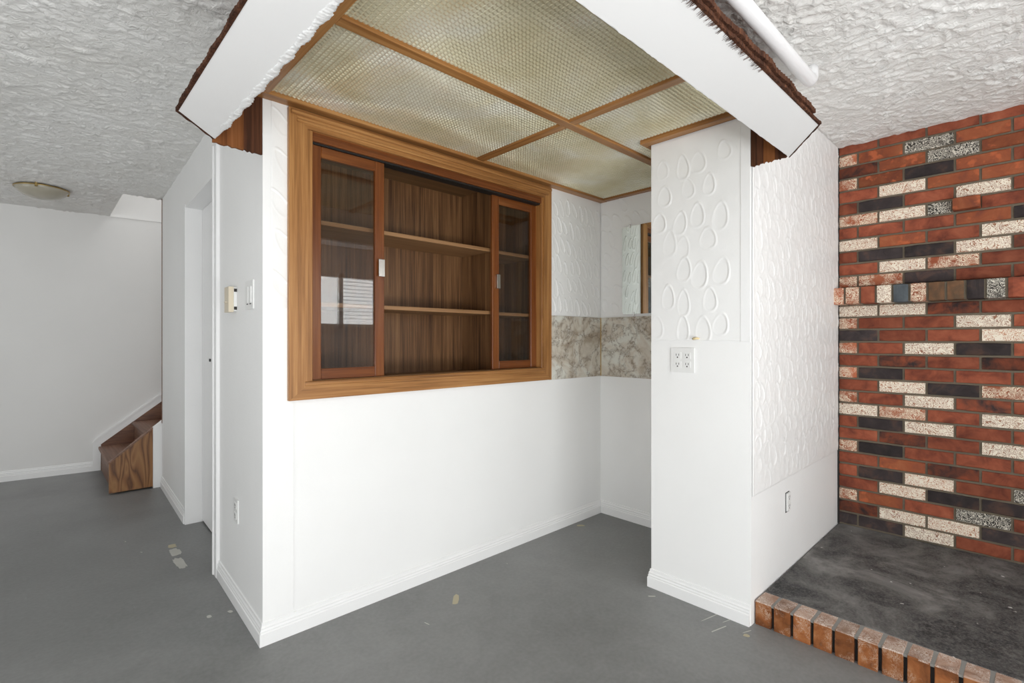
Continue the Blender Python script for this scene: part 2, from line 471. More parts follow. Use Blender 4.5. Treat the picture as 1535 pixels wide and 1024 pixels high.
# knocked-down plaster in real relief where the ceiling shows
def ceiling_patch(x0, x1, y0, y1, step, amp, seed, cell, hole=False):
    nu = int((x1-x0)/step); nv = int((y1-y0)/step)
    X, Y = np.meshgrid(np.linspace(x0, x1, nu), np.linspace(y0, y1, nv))
    wx = (vnoise(X+9, Y+9, cell*2.2, seed+5)-.5)*cell*2.0; wy = (vnoise(X+9, Y+9, cell*2.2, seed+6)-.5)*cell*2.0
    a = vnoise(X+10+wx, (Y+10+wy)*1.0, cell, seed); b = vnoise(X+10+wx, Y+10+wy, cell*.45, seed+1); c = vnoise(X+10, Y+10, cell*3.1, seed+2)
    ridge = 1-np.abs(2*a-1)
    h = np.clip((.62*ridge+.38*b-.48)*2.3, 0, 1)*(.45+.9*c)
    Z = CH-.0015-amp*h
    Z[0, :] = Z[-1, :] = CH+.001; Z[:, 0] = Z[:, -1] = CH+.001
    keep = None
    if hole:
        k = ~((X > HX) & (Y > HY)); keep = k[:-1,:-1] & k[1:,1:] & k[1:,:-1] & k[:-1,1:]
    grid_obj('plaster_texture', np.stack([X, Y, Z], -1), M['ceiling'], ceiling, True, keep)
ceiling_patch(0.2, 2.80, -2.7, YR, .0075, .010, 21, .038)
ceiling_patch(-1.9, 0.11, -1.9, FW(-.8)-.03, .011, .011, 31, .034, True)

# far wall and stairwell walls
mb = MB(); mb.poly([(-2.5, FW(-2.5), 0), (2.9, FW(2.9), 0), (2.9, FW(2.9)+.12, 0), (-2.5, FW(-2.5)+.12, 0)], (0, 0, 4.6))
wall_far = struct('wall_far', mb, M['far_white'])
mb = MB().box((.10, 2.69, 0), (2.9, 2.77, 4.6)); struct('wall_stair', mb, M['far_white'])
mb = MB().box((HX-.06, HY-.1, CH+.12), (2.9, HY, 4.6)).box((HX-.1, HY, CH+.12), (HX, FW(HX), 4.6)); struct('wall_stairwell', mb, M['far_white'])
struct('wall_stair_end', MB().box((2.82, 2.77, 0), (2.9, 3.6, 4.6)), M['far_white'])
mb = MB(); p0 = Vector((HX, FW(HX), 0)); p1 = Vector((2.8, FW(2.8), 0))
mb.poly([p0, p1, p1+FN*.006, p0+FN*.006], (0, 0, .012)); mb.v = [(x, y, z+CH-.01) for x, y, z in mb.v]
struct('trim_stairwell', mb, M['far_white'])

# left wall with a door opening
S0, S1, HD = 0.80, 1.70, 2.04
mb = MB()
lbox(mb, 0.0, S0, -.115, 0, 0, CH); lbox(mb, S1, 2.765, -.20, 0, 0, CH); lbox(mb, S0, S1, -.115, 0, HD, CH)
wall_left = struct('wall_left', mb, M['white'])
# behind the opening
mb = MB(); lbox(mb, S0, S1, -.30, -.25, 0, CH); struct('wall_closet', mb, M['white'])

# cabinet wall (a hole for the cabinet), niche wall, pillar
CX0, CX1, CZ0, CZ1 = 0.150, 1.585, 0.985, 2.045
mb = MB()
mb.box((0.004, 0, 0), (XN+.1, .10, CZ0)).box((0.004, 0, CZ1), (XN+.1, .10, CH)).box((0.004, 0, CZ0), (CX0, .10, CZ1)).box((CX1, 0, CZ0), (XN+.1, .10, CZ1))
wall_cabinet = struct('wall_center', mb, M['white'])
wall_niche = struct('wall_niche', MB().box((XN, YPL, 0), (XN+.1, 0, CH)), M['white'])
wall_pillar = struct('wall_pillar', MB().box((XP, YR, 0), (XB+.05, YPL, CH)), M['white'])

# room behind the photographer
def wall_with_holes(mb, fixed, lo, hi, holes, axis, t):
    """vertical wall along an axis with rectangular window holes (a0, a1, z0, z1)"""
    cuts = sorted(holes)
    def b(a0, a1, z0, z1):
        if axis == 'x': mb.box((a0, fixed, z0), (a1, fixed+t, z1))
        else: mb.box((fixed, a0, z0), (fixed+t, a1, z1))
    a = lo
    for h0, h1, z0, z1 in cuts:
        b(a, h0, 0, CH); b(h0, h1, 0, z0); b(h0, h1, z1, CH); a = h1
    b(a, hi, 0, CH)
mb = MB(); wall_with_holes(mb, -3.7, -2.4, 2.95, [(-2.0, .9, .05, 2.10), (1.55, 2.55, 1.32, 1.98)], 'x', -.10)
struct('wall_back', mb, M['white'])
mb = MB(); wall_with_holes(mb, -2.4, -3.7, 4.35, [(-2.9, -.9, .05, 2.10), (1.9, 2.9, .8, 1.9)], 'y', -.10)
struct('wall_west', mb, M['white'])
def window(name, a0, a1, z0, z1, fixed, axis, blinds=False):
    e = empty(name, (0, 0, 0), kind='structure')
    def bx(mb, p0, p1, d0, d1, q0, q1):
        if axis == 'x': mb.box((p0, fixed+d0, q0), (p1, fixed+d1, q1))
        else: mb.box((fixed+d0, p0, q0), (fixed+d1, p1, q1))
        return mb
    mid = (a0+a1)/2
    f = MB()
    bx(f, a0, a0+.05, -.08, -.02, z0, z1); bx(f, a1-.05, a1, -.08, -.02, z0, z1)
    bx(f, a0, a1, -.08, -.02, z0, z0+.05); bx(f, a0, a1, -.08, -.02, z1-.05, z1); bx(f, mid-.025, mid+.025, -.08, -.02, z0, z1)
    f.build('window_frame', M['white_smooth'], e)
    for p0, p1 in ((a0+.05, mid-.025), (mid+.025, a1-.05)):
        bx(MB(), p0, p1, -.052, -.046, z0+.05, z1-.05).build('pane', M['window_glass'], e)
    bx(MB(), a0-.04, a1+.04, -.02, .05, z0-.03, z0).build('window_sill', M['white_smooth'], e)
    if blinds:
        for k in range(int((z1-z0-.08)/.045)):
            z = z1-.05-k*.045
            bx(MB(), mid, a1-.03, -.015, .012, z-.0015, z+.0015).build('slat', M['blind'], e)
window('added_window_1', -2.0, .9, .05, 2.10, -3.7, 'x')  # unseen glass doors, added behind the camera to let light in
window('window_2', 1.55, 2.55, 1.32, 1.98, -3.7, 'x', True)
window('added_window_3', -2.9, -.9, .05, 2.10, -2.4, 'y')  # unseen west glass doors, added as an opening for the upward fill
window('window_4', 1.9, 2.9, .8, 1.9, -2.4, 'y')

# ------------------------------------------------------------------ baseboards
PROF = [(0, 0), (.014, 0), (.014, .046), (.0105, .050), (.0115, .056), (.0085, .062), (.0095, .068), (.0055, .074), (.0045, .084), (0, .086)]
def baseboards(pts, names):
    """a moulded board along a polyline (room on the right-hand side), mitred at its corners"""
    P = [Vector((p[0], p[1])) for p in pts]
    def nr(i):
        d = (P[i+1]-P[i]).normalized(); return Vector((d.y, -d.x))
    offs = []
    for i in range(len(P)):
        if i == 0: offs.append(nr(0))
        elif i == len(P)-1: offs.append(nr(i-1))
        else:
            a, b = nr(i-1), nr(i); m = (a+b); offs.append(m/(1+a.dot(b)))
    out = []
    for i, nm in enumerate(names):
        n = len(PROF); vs = []
        for k in (i, i+1):
            for d, z in PROF: q = P[k]+offs[k]*d; vs.append((q.x, q.y, z))
        fs = [(j, j+1, n+j+1, n+j) for j in range(n-1)]
        fs = [f[::-1] for f in fs]+[tuple(range(n)), tuple(range(2*n-1, n-1, -1))]
        out.append(struct(nm, MB().add(vs, fs), M['white_smooth']))
    return out
q = LW(S0-.06, 0, 0)
baseboards([q[:2], (0, 0), (XN, 0), (XN, YPL)], ['baseboard_left', 'baseboard_center', 'baseboard_niche'])
baseboards([(XN, YPL), (XP, YPL), (XP, YR+.002)], ['baseboard_pillar_inner', 'baseboard_pillar'])
baseboards([LW(2.765, 0, 0)[:2], LW(S1+.0, 0, 0)[:2]], ['baseboard_hall'])
baseboards([(-2.4, FW(-2.4)), (-.262, FW(-.262))], ['baseboard_far'])

# ------------------------------------------------------------------ door opening in the left wall
d1 = empty('door_1', LW(S0, 0, 0), kind='structure')
mb = MB(); lbox(mb, S0-.065, S0, 0, .016, 0, CH-.16); lbox(mb, S0-.012, S0+.002, .016, .021, 0, CH-.16)
mb.build('door_casing', M['white_smooth'], d1)
mb = MB(); lbox(mb, S1-.022, S1+.002, -.205, .008, 0, HD); lbox(mb, S0, S1, -.115, .004, HD-.02, HD); lbox(mb, S0-.001, S0+.018, -.084, -.0, 0, HD)
mb.build('door_jamb', M['white_smooth'], d1)
mb = MB(); lbox(mb, S0+.02, S1-.024, -.125, -.088, .012, HD-.022)
dl = mb.build('door_leaf', M['white_smooth'], d1)
mb = MB(); lbox(mb, S0+.615, S0+.65, -.089, -.084, 1.045, 1.062); mb.build('door_latch', M['hole'], dl)
mb = MB(); lbox(mb, S0+.02, S1-.03, -.12, -.092, 0.0005, .0115); mb.build('threshold_gap', M['hole'], d1)

# bare wooden edge at the end of the left wall
mb = MB(); lbox(mb, 2.765, 2.780, -.02, .004, .51, CH-.005); struct('trim_wall_end', mb, M['stringer'])
# ------------------------------------------------------------------ stamped plaster
def stamp_rows(w, h, pu, pv, ru, rv, tilt, amp, seed, skew=0.0, jit=.22):
    r = random.Random(seed); L = []
    nv = int(h/pv)+1; nu = int(w/pu)+1
    for j in range(nv):
        for i in range(nu):
            cu = (i+.5+(.25 if j % 2 else -.1))*pu + r.uniform(-jit, jit)*pu; cv = (j+.5)*pv+r.uniform(-jit, jit)*pv*.7
            if not (ru*.9 < cu < w-ru*.9 and rv*.9 < cv < h-rv*.9): continue
            L.append((cu, cv, ru*r.uniform(.8, 1.2), rv*r.uniform(.8, 1.2), tilt+r.uniform(-.2, .2), amp*r.uniform(.6, 1.2), skew+r.uniform(-.5, .5)))
    return L
ZL = 1.175    # where the pillar's plaster stops
Lp = stamp_rows(.42, 2.10-ZL, .104, .123, .031, .050, 0, .0027, 3, .3)
relief('stamped_plaster', (XP-.004, YPL-.002, ZL), (0,-1,0), (0,0,1), (-1,0,0), .42, 2.10-ZL, .0035,
       lambda U, V: stamps(U, V, Lp)+.0012*vnoise(U+3, V+3, .045, 5), M['plaster'], wall_pillar)
struct('corner_batten', MB().box((XP-.007, YR-.001, ZL-.004), (XP, YR+.040, CH), .0015), M['white_smooth'], wall_pillar)
Lr = stamp_rows(1.285, CH-.53, .080, .092, .030, .044, 0, .0032, 4, .4, .35)
relief('stamped_plaster', (XP+.008, YR-.003, .53), (1,0,0), (0,0,1), (0,-1,0), 1.285, CH-.53, .005,
       lambda U, V: stamps(U, V, Lr)+.0025*vnoise(U+3, V+3, .03, 6)+.001*vnoise(U+3, V+3, .012, 7), M['plaster'], wall_pillar)
Lc = stamp_rows(.515, 2.11-1.33, .062, .122, .017, .048, .28, .0060, 5, .2, .2)
relief('stamped_plaster', (1.645, -.003, 1.33), (1,0,0), (0,0,1), (0,-1,0), .515, 2.125-1.33, .0035,
       lambda U, V: stamps(U, V, Lc)+.0008*vnoise(U+3, V+3, .05, 8), M['plaster'], wall_cabinet)
Lc2 = [(.03+.02*(k % 2), .10+k*.16, .026, .06, .6, .003, .6) for k in range(5)]
relief('stamped_plaster', (.030, -.0025, 1.30), (1,0,0), (0,0,1), (0,-1,0), .064, .82, .0035,
       lambda U, V: stamps(U, V, Lc2)+.0022*vnoise(U+3, V+3, .04, 9), M['plaster'], wall_cabinet)
Ln = stamp_rows(.76, 2.11-1.33, .075, .115, .026, .048, .45, .0045, 6, 1.0, .25)
relief('stamped_plaster', (XN-.003, -.004, 1.335), (0,-1,0), (0,0,1), (-1,0,0), .76, 2.125-1.335, .0035,
       lambda U, V: stamps(U, V, Ln)+.0008*vnoise(U+3, V+3, .05, 10), M['plaster'], wall_niche)

# ================================================================== the brick wall
wall_right = struct('wall_right', MB().box((XB+.008, -3.7, 0), (XB+.14, YR, CH)), M['mortar'])
HZ = 0.10                         # hearth height
CO = .0711; BL = .2105; MJ = .011
rb = random.Random(5)
def brick_mesh(name, l, h, d, mat, seed):
    """a brick lying along y, face towards -x, slightly uneven; origin at the middle of its back"""
    r = random.Random(seed); nl = 4; j = lambda a: r.uniform(-a, a)
    vs = []; fs = []
    ys = [l*(k/nl-.5) for k in range(nl+1)]
    ring = []
    for y in ys:
        e = .0016 if y in (ys[0], ys[-1]) else 0
        c = .0035
        row = [(0, y, -h/2), (-d+c, y, -h/2+j(.0014)+e), (-d+j(.001), y, -h/2+c+j(.001)+e), (-d+j(.001), y, h/2-c+j(.001)-e), (-d+c, y, h/2+j(.0014)-e), (0, y, h/2)]
        if e: row = [(x+(.003 if x < -d+.001+c*.5 else 0), yy, z) for x, yy, z in row]
        ring.append(len(vs)); vs += row
    for k in range(nl):
        a, b = ring[k], ring[k+1]
        fs += [(a+i, a+i+1, b+i+1, b+i) for i in range(5)]
    fs += [tuple(range(ring[0]+5, ring[0]-1, -1)), tuple(range(ring[-1], ring[-1]+6))]
    me = bpy.data.meshes.new(name); me.from_pydata(vs, [], fs); me.materials.append(mat); me.update(); return me
BM = {}
KIND = {'R': 'brick_red', 'S': 'brick_spot', 'F': 'brick_flash', 'D': 'brick_dark', 'W': 'brick_white', 'P': 'brick_peach', 'G': 'brick_grey', 'L': 'brick_slate', 'B': 'brick_brown'}
def brick(kind, ya, yb, zc, h=CO-MJ, proud=.012, parent=wall_right, x=XB+.01):
    l = ya-yb; var = rb.randrange(3); key = (kind, round(l, 3), round(h, 3), round(proud, 3), var)
    if key not in BM: BM[key] = brick_mesh('brick', l, h, proud, M[KIND[kind]], len(BM))
    o = bpy.data.objects.new('brick', BM[key]); col.objects.link(o); o.parent = parent
    o.location = (x+rb.uniform(-.0015, .0015), (ya+yb)/2, zc)
    return o
# courses below the ledge, from the top down, then those above it; h = starts with a half brick
BELOW = ['fWWFR', 'hPRRWR', 'fDRRWR', 'hPRWDR', 'fRFRFR', 'hPDRRR', 'fRWDPR', 'hPRWFR', 'fWPRWR', 'hRDWRR', 'fRFRWR',
         'hPDRRR', 'fRSFRR', 'hRDWRG', 'fRWDDR', 'hPSRGR', 'fFWWDR', 'hDDWRR']
ABOVE = ['fRRRR', 'hPSGSR', 'fFSGSR', 'hPSDSR', 'fRWSSR', 'hRDRWR', 'fPWgRF', 'hRRRSD', 'fWSRWR', 'hRDDWF', 'fRWPRR', 'hPPDRR']
YB0 = -1.256; YE = -2.6
def course(code, zc):
    y = YB0; first = True; ks = list(code[1:]); n = 0
    while y > YE:
        k = ks[n] if n < len(ks) else rb.choice('RRRRSFDWPRW')
        l = (.098 if code[0] == 'h' else .195) if first else BL
        if k == 'g':       # short scribbled brick, then a brick laid end-on that sticks out of the wall
            brick('G', y, y-.095+.002, zc); brick('S', y-.103, y-.103-.103, zc, proud=.062); n += 1; y -= BL; continue
        yb = max(y-l, YE) if False else y-l
        brick(k, y, yb+MJ, zc); y = yb; first = False; n += 1
z0 = HZ
for i, c in enumerate(reversed(BELOW)): course(c, z0+(i+.5)*CO)
ZS = z0+18*CO+.0
for i, c in enumerate(reversed(ABOVE)):
    course(c, ZS+.100+(i+.5)*CO*.997)
# the ledge: bricks on edge, standing ten centimetres proud of the wall
y = -1.238
for k in 'PPRWLPBBDGRRSPDRWRPRD':
    brick(k, y, y-.062, ZS+.048, .094, .110); y -= .073
MB().box((XB-.088, -2.74, ZS+.003), (XB+.01, -1.252, ZS+.094)).build('ledge_mortar', M['mortar'], wall_right)
# the rest of the wall, beyond the view
mb = MB(); r2 = random.Random(3)
for i in range(31):
    y = YE-.2-(.1 if i % 2 else 0); z = HZ+i*CO
    if z+CO > CH: break
    while y > -3.5:
        mb.box((XB, y-BL+MJ, z+.005), (XB+.02, y, z+CO-.006)); y -= BL
rest = mb.build('brick_field', M['brick_red'], wall_right); rest['kind'] = 'stuff'
# dark joint between plaster and brick
struct('joint', MB().box((XB-.012, YR-.007, HZ), (XB+.02, YR+.002, CH)), M['mortar_dark'], wall_right)

# ================================================================== the hearth
hearth = empty('hearth', (1.53, YR-.01, 0), 'low raised hearth with black sooty slab and brick edging against the brick wall', 'hearth')
slab = MB().box((1.632, -3.68, .0), (XB+.004, YR-.006, HZ-.003), .003).build('slab', M['slab'], hearth)
MB().box((1.545, -3.68, .0), (1.634, YR-.012, HZ-.012)).build('mortar_bed', M['mortar_dark'], hearth)
MB().box((1.533, -3.68, HZ-.013), (1.634, YR-.012, HZ-.0045)).build('mortar_top', M['mortar_grey'], hearth)
def hearth_brick(seed):
    r = random.Random(seed); j = lambda a: r.uniform(-a, a)
    w, d, h = .0595, .104, .098
    xs = [0, .006, d*.5, d]; zs = [0, h*.5, h-.006, h]
    m = MB(); n = 4
    sec = [(.001, 0), (j(.002), h*.35), (j(.002)+.001, h*.7), (.001, h-.0045), (.0045, h+j(.001)), (d*.5, h+j(.0015)), (d, h-.002), (d, 0)]
    vs = []; ks = len(sec); ys = [0, -.0025, -w*.5, -w+.0025, -w]
    for q, yy in enumerate(ys):
        e = .0012 if q in (0, 4) else 0
        vs += [(x+e+j(.0008) if x < d*.3 else x, yy, max(0, z-(e if z > h*.8 else 0))) for x, z in sec]
    fs = [(q*ks+i, q*ks+i+1, (q+1)*ks+i+1, (q+1)*ks+i) for q in range(4) for i in range(ks-1)]
    fs += [tuple(range(ks-1, -1, -1)), tuple(range(4*ks, 5*ks))]
    m.add(vs, fs); me = m.mesh('brick', mat=M['brick_hearth']); me.materials.append(M['brick_dusty'])
    for p in me.polygons:
        if p.center.z > .094 and abs(p.normal.z) > .5: p.material_index = 1
    return me
HM = [hearth_brick(k) for k in range(6)]
y = YR-.006; k = 0
while y > -3.6:
    o = obj('brick', HM[(k*5+k//3) % 6], None, hearth); o.location = Vector((1.527+rb.uniform(-.002, .002), y, 0))-hearth.location
    y -= .0714; k += 1

# ================================================================== sliding-door cabinet set into the wall
cab = empty('wall_cabinet', (.866, 0, .94), 'built-in oak display cabinet with two sliding glass doors and open middle', 'cabinet')
D = .335
FX0, FX1, FZ0, FZ1 = .091, 1.641, .936, 2.104
IX0, IX1, IZ0, IZ1 = .165, 1.578, 1.006, 2.034
def frame_piece(pts, mat, y0=-.022):
    """one mitred moulding of the face frame: outer strip thicker than the inner one"""
    MB().poly([(x, -.0005, z) for x, z in pts], (0, y0, 0)).build('frame_board', mat, cab)
frame_piece([(FX0, FZ0), (FX1, FZ0), (IX1-.012, IZ0-.012), (IX0+.0, IZ0-.012)], M['oak_x'])
frame_piece([(FX0, FZ1), (IX0, IZ1), (IX1, IZ1), (FX1, FZ1)], M['oak_x'])
frame_piece([(FX0, FZ0), (IX0, IZ0-.012), (IX0, IZ1), (FX0, FZ1)], M['oak_z'])
frame_piece([(FX1, FZ0), (FX1, FZ1), (IX1, IZ1), (IX1-.012, IZ0-.012)], M['oak_z'])
# beads and inner lips
MB().box((FX0+.006, -.034, FZ1-.026), (FX1-.006, -.021, FZ1-.010), .003).build('top_bead', M['oak_x'], cab)
MB().box((FX0+.03, -.030, FZ1-.052), (FX1-.03, -.021, FZ1-.040), .002).build('top_bead', M['oak_x'], cab)
MB().box((IX0-.002, -.018, IZ0-.012), (IX0+.022, .05, IZ1), .002).build('inner_lip', M['oak_z'], cab)
MB().box((IX1-.014, -.014, IZ0-.012), (IX1+.004, .05, IZ1), .002).build('inner_lip', M['oak_z'], cab)
MB().box((IX0-.012, -.026, IZ0-.014), (IX1+.006, .058, IZ0+.004), .003).build('sill_ledge', M['oak_x'], cab)
MB().box((IX0+.02, -.010, 1.998), (IX1-.012, .006, IZ1+.004)).build('header_board', M['door_x'], cab)
MB().box((IX0+.02, .002, 1.990), (IX1-.012, .056, 1.999)).build('track', M['black'], cab)
MB().box((IX0+.02, .0, IZ0+.003), (IX1-.012, .055, IZ0+.006)).build('track', M['shelf_edge'], cab)
# carcass
BX0, BX1, BZ0, BZ1 = IX0-.01, IX1+.005, IZ0-.01, 2.044
MB().box((BX0, D, BZ0), (BX1, D+.012, BZ1)).build('back_panel', M['inner_z'], cab)
MB().box((BX0-.004, .03, BZ0), (BX0, D, BZ1)).build('side_panel', M['inner_z'], cab)
MB().box((BX1, .03, BZ0), (BX1+.004, D, BZ1)).build('side_panel', M['inner_z'], cab)
MB().box((BX0, .03, BZ0-.01), (BX1, D, BZ0+.002)).build('bottom_panel', M['inner_top'], cab)
MB().box((BX0, .03, BZ1-.004), (BX1, D, BZ1)).build('top_panel', M['inner_top'], cab)
PX = 1.232
MB().box((PX, .062, BZ0), (PX+.016, D, BZ1-.004)).build('partition', M['inner_z'], cab)
MB().box((PX-.002, .058, BZ0), (PX+.018, .063, BZ1-.004)).build('partition_edge', M['shelf_edge'], cab)
for z in (1.675, 1.322):
    MB().box((BX0, .066, z), (PX, D, z+.019), .001).build('shelf', M['shelf_edge'], cab)
    MB().box((PX+.016, .066, z-.004), (BX1, D, z+.015), .001).build('shelf', M['shelf_edge'], cab)
# doors
def cab_door(x0, x1, y0, wl, wr, handle_x, hw, ztop):
    e = bpy.data.objects.new('sliding_door', None); col.objects.link(e); e.parent = cab
    e.location = Vector(((x0+x1)/2, y0, 1.012))-cab.location; e.empty_display_size = .05
    z0, z1 = 1.012, ztop; y1 = y0+.02
    MB().box((x0, y0, z0), (x0+wl, y1, z1), .0025).build('stile', M['door_z'], e)
    MB().box((x1-wr, y0, z0), (x1, y1, z1), .0025).build('stile', M['door_z'], e)
    MB().box((x0+wl, y0+.0005, z0), (x1-wr, y1, z0+.046), .0025).build('rail', M['door_x'], e)
    MB().box((x0+wl, y0+.0005, z1-.046), (x1-wr, y1, z1), .0025).build('rail', M['door_x'], e)
    MB().box((x0+wl-.004, y0+.010, z0+.042), (x1-wr+.004, y0+.014, z1-.042)).build('glass_pane', M['glass'], e)
    h = MB().box((handle_x, y0-.014, 1.467), (handle_x+hw, y0-.0115, 1.545), .0006)
    h.box((handle_x, y0-.012, 1.467), (handle_x+.003, y0+.0005, 1.545)) if handle_x > 1 else h.box((handle_x+hw-.003, y0-.012, 1.467), (handle_x+hw, y0+.0005, 1.545))
    h.box((handle_x, y0-.012, 1.467), (handle_x+hw, y0+.0005, 1.4695)).box((handle_x, y0-.012, 1.5425), (handle_x+hw, y0+.0005, 1.545))
    h.build('handle', M['metal'], e)
    return e
cab_door(.187, .527, .008, .046, .046, .492, .030, 1.990)
cab_door(1.212, 1.566, .034, .050, .046, 1.236, .024, 1.990)

# ================================================================== luminous ceiling of the bar
ZP = 2.111
lum = empty('luminous_ceiling', (1.0, -.65, ZP), 'oak grid with prismatic acrylic light panels above the bar nook', 'ceiling light')
def tboard(name, a, b, mat): return MB().box(a, b, .002).build(name, mat, lum)
tboard('trim_board', (-.05, -.056, ZP), (XN, -.001, ZP+.022), M['oak_x'])
tboard('trim_board', (-.055, -1.385, ZP+.001), (.006, -.056, ZP+.022), M['oak_y'])
tboard('trim_board', (XN-.045, YPL, ZP+.001), (XN-.001, -.056, ZP+.022), M['oak_y'])
tboard('trim_board', (XP-.052, -1.385, ZP-.006), (XP-.0045, YPL+.03, ZP+.022), M['oak_y'])
tboard('trim_board', (XP-.004, YPL+.001, ZP-.006), (XN, YPL+.03, ZP+.022), M['oak_x'])
tboard('divider', (.006, -.672, ZP+.002), (XN-.045, -.628, ZP+.022), M['oak_x'])
tboard('divider', (1.026, -1.385, ZP+.003), (1.070, -.672, ZP+.022), M['oak_y'])
tboard('divider', (1.026, -.628, ZP+.003), (1.070, -.056, ZP+.022), M['oak_y'])
def lens(x0, x1, y0, y1):
    """acrylic sheet with a raised pyramid in every cell"""
    c = .0165; nx = int((x1-x0)/c); ny = int((y1-y0)/c)
    xs = np.linspace(x0, x1, 2*nx+1); ys = np.linspace(y0, y1, 2*ny+1)
    X, Y = np.meshgrid(xs, ys)
    Z = np.full_like(X, ZP+.017)
    Z[1::2, 1::2] -= .0070
    Z[1::2, 0::2] -= .0020; Z[0::2, 1::2] -= .0034
    P = np.stack([X, Y, Z], -1)-np.array(lum.location)
    o = grid_obj('acrylic_panel', P, M['lens'], lum, True)
    o.data.polygons.foreach_set('use_smooth', np.zeros(len(o.data.polygons), dtype=bool))
    return o
lens(.006, 1.026, -.628, -.056); lens(1.07, XN-.045, -.628, -.056)
lens(.006, 1.026, -1.385, -.672); lens(1.07, XP-.05, -1.385, -.672); lens(XP-.05, XN-.045, YPL+.03, -.672)
MB().box((-.17, -1.385, ZP+.035), (XP, 0, ZP+.045)).box((XP, YPL, ZP+.035), (XN, 0, ZP+.045)).build('backing_sheet', M['soffit'], lum)

# ================================================================== mansard canopy stripped of its shingles
SZ = 1.89
can = empty('bar_canopy', (0, YR, SZ), 'white boxed canopy around the bar nook with torn brown shingle edges', 'canopy')
rj = random.Random(17)
def jag(a, b, step, amp, drop=None):
    """points from a to b with a ragged sideways wobble in plan"""
    a = Vector(a); b = Vector(b); d = b-a; n = max(1, int(d.length/step)); s_ = Vector((-d.y, d.x)).normalized()
    out = []
    for k in range(n+1):
        p = a+d*(k/n)
        if 0 < k < n: p = p+s_*rj.uniform(-amp, amp)
        out.append((p.x, p.y))
    return out
LI, LO, RI, RO = -.178, -.316, -1.397, -1.566
la, lb = (LI, -.055), (LO, -.225)           # mitred far end of the left arm
ra, rb_ = (1.490, RI), (1.240, RO)          # mitred end of the right arm
cin, cout = (LI, RI), (LO, RO)
left_poly = jag(la, cin, .012, .0025)+[cout]+[lb]
MB().poly([(x, y, SZ) for x, y in left_poly], (0, 0, .012)).build('soffit_board', M['soffit'], can)
right_poly = jag(cin, ra, .012, .0022)+[rb_]+[cout]
MB().poly([(x, y, SZ) for x, y in right_poly], (0, 0, .012)).build('soffit_board', M['soffit'], can)
# inner cheeks up to the light panel
MB().box((LI, RI, SZ+.010), (LI+.010, -.03, ZP+.034)).build('inner_cheek', M['soffit'], can)
MB().box((LI, RI, SZ+.010), (1.485, RI+.010, ZP+.034)).build('inner_cheek', M['soffit'], can)
# sloping outer faces up to the ceiling
TL, TR = -.105, -1.245
def skin(pts, thick, mat, name):
    P = [Vector(p) for p in pts]; n = (P[1]-P[0]).cross(P[-1]-P[0]).normalized()
    MB().poly(pts, n*thick).build(name, mat, can)
skin([(*lb, SZ+.004), (*cout, SZ+.004), (TL, TR, CH), (TL, -.13, CH)], .006, M['shake'], 'outer_face')
skin([(*cout, SZ+.004), (*rb_, SZ+.004), (1.30, TR, CH), (TL, TR, CH)], .006, M['shake'], 'outer_face')
skin([(*la, SZ+.004), (*lb, SZ+.004), (TL, -.13, CH), (-.01, -.02, CH)], .004, M['raw_dark'], 'end_face')
skin([(*rb_, SZ+.004), (*ra, SZ+.004), (1.40, TR-.003, CH), (1.30, TR-.003, CH)], .004, M['raw_dark'], 'end_face')
# torn board edges round the outside of the soffit
def edge_strip(a, b, w, amp, z0, z1, mat, name='torn_edge', step=.014, side=1):
    a = Vector(a); b = Vector(b); d = (b-a).normalized(); s_ = Vector((-d.y, d.x))*side
    n = int((b-a).length/step); mb = MB(); pts = []
    for k in range(n+1):
        p = a+(b-a)*(k/n); w_ = w+amp*.6*math.sin(k*step*37)+amp*.5*math.sin(k*step*11+2)+rj.uniform(-amp, amp)*.5
        q = p+s_*w_; p = p-s_*.002
        pts.append((p, q, rj.uniform(-.002, .002)))
    vs = []; fs = []
    for p, q, e in pts: vs += [(p.x, p.y, z0), (q.x, q.y, z0+e), (q.x, q.y, z1), (p.x, p.y, z1)]
    for k in range(n):
        i = 4*k; fs += [(i, i+1, i+5, i+4), (i+1, i+2, i+6, i+5), (i+2, i+3, i+7, i+6), (i+3, i, i+4, i+7)]
    fs += [(3, 2, 1, 0), (4*n, 4*n+1, 4*n+2, 4*n+3)]
    mb.add(vs, [f[::-1] for f in fs]); return mb.build(name, mat, can)
edge_strip(cout, lb, .007, .0025, SZ-.001, SZ+.009, M['shake'], step=.007)
edge_strip(lb, la, .006, .0015, SZ-.001, SZ+.012, M['shake'])
edge_strip(cout, rb_, .006, .003, SZ-.001, SZ+.008, M['shake'], side=-1, step=.006)
edge_strip(rb_, ra, .003, .001, SZ-.001, SZ+.012, M['shake'], side=-1)
edge_strip((LO, RO-.004), (1.165, RO-.002), .010, .004, SZ+.012, SZ+.026, M['shake'], 'shingle_remnant', .006, -1)
# loose fibres along the torn edge
mb = MB()
for k in range(260):
    x = rj.uniform(-.2, .75); l = rj.uniform(.006, .020)
    mb.tube([(x, RO-.004, SZ-.001), (x+rj.uniform(-.006, .006), RO+l*.9, SZ-.0035)], [.0009, .0003], 3, False)
fb = mb.build('wood_fibres', M['shake'], can); fb['kind'] = 'stuff'
# rough bead of plaster on the inner edge of the left arm
n = 330; P = np.zeros((8, n, 3))
for i in range(n):
    y = -.060+(RI+.10+.060)*i/(n-1); taper = min(1, (-y-.04)/.15)
    for k in range(8):
        a = PI*k/7
        w = (.009+.005*rj.random()+.003*math.sin(i*.21))*taper
        P[k, i] = (LI+.001-w*math.cos(a), y, SZ+.002-.0055*taper*math.sin(a)*(.4+.8*rj.random()))
grid_obj('plaster_bead', P-np.array(can.location), M['plaster'], can, False)
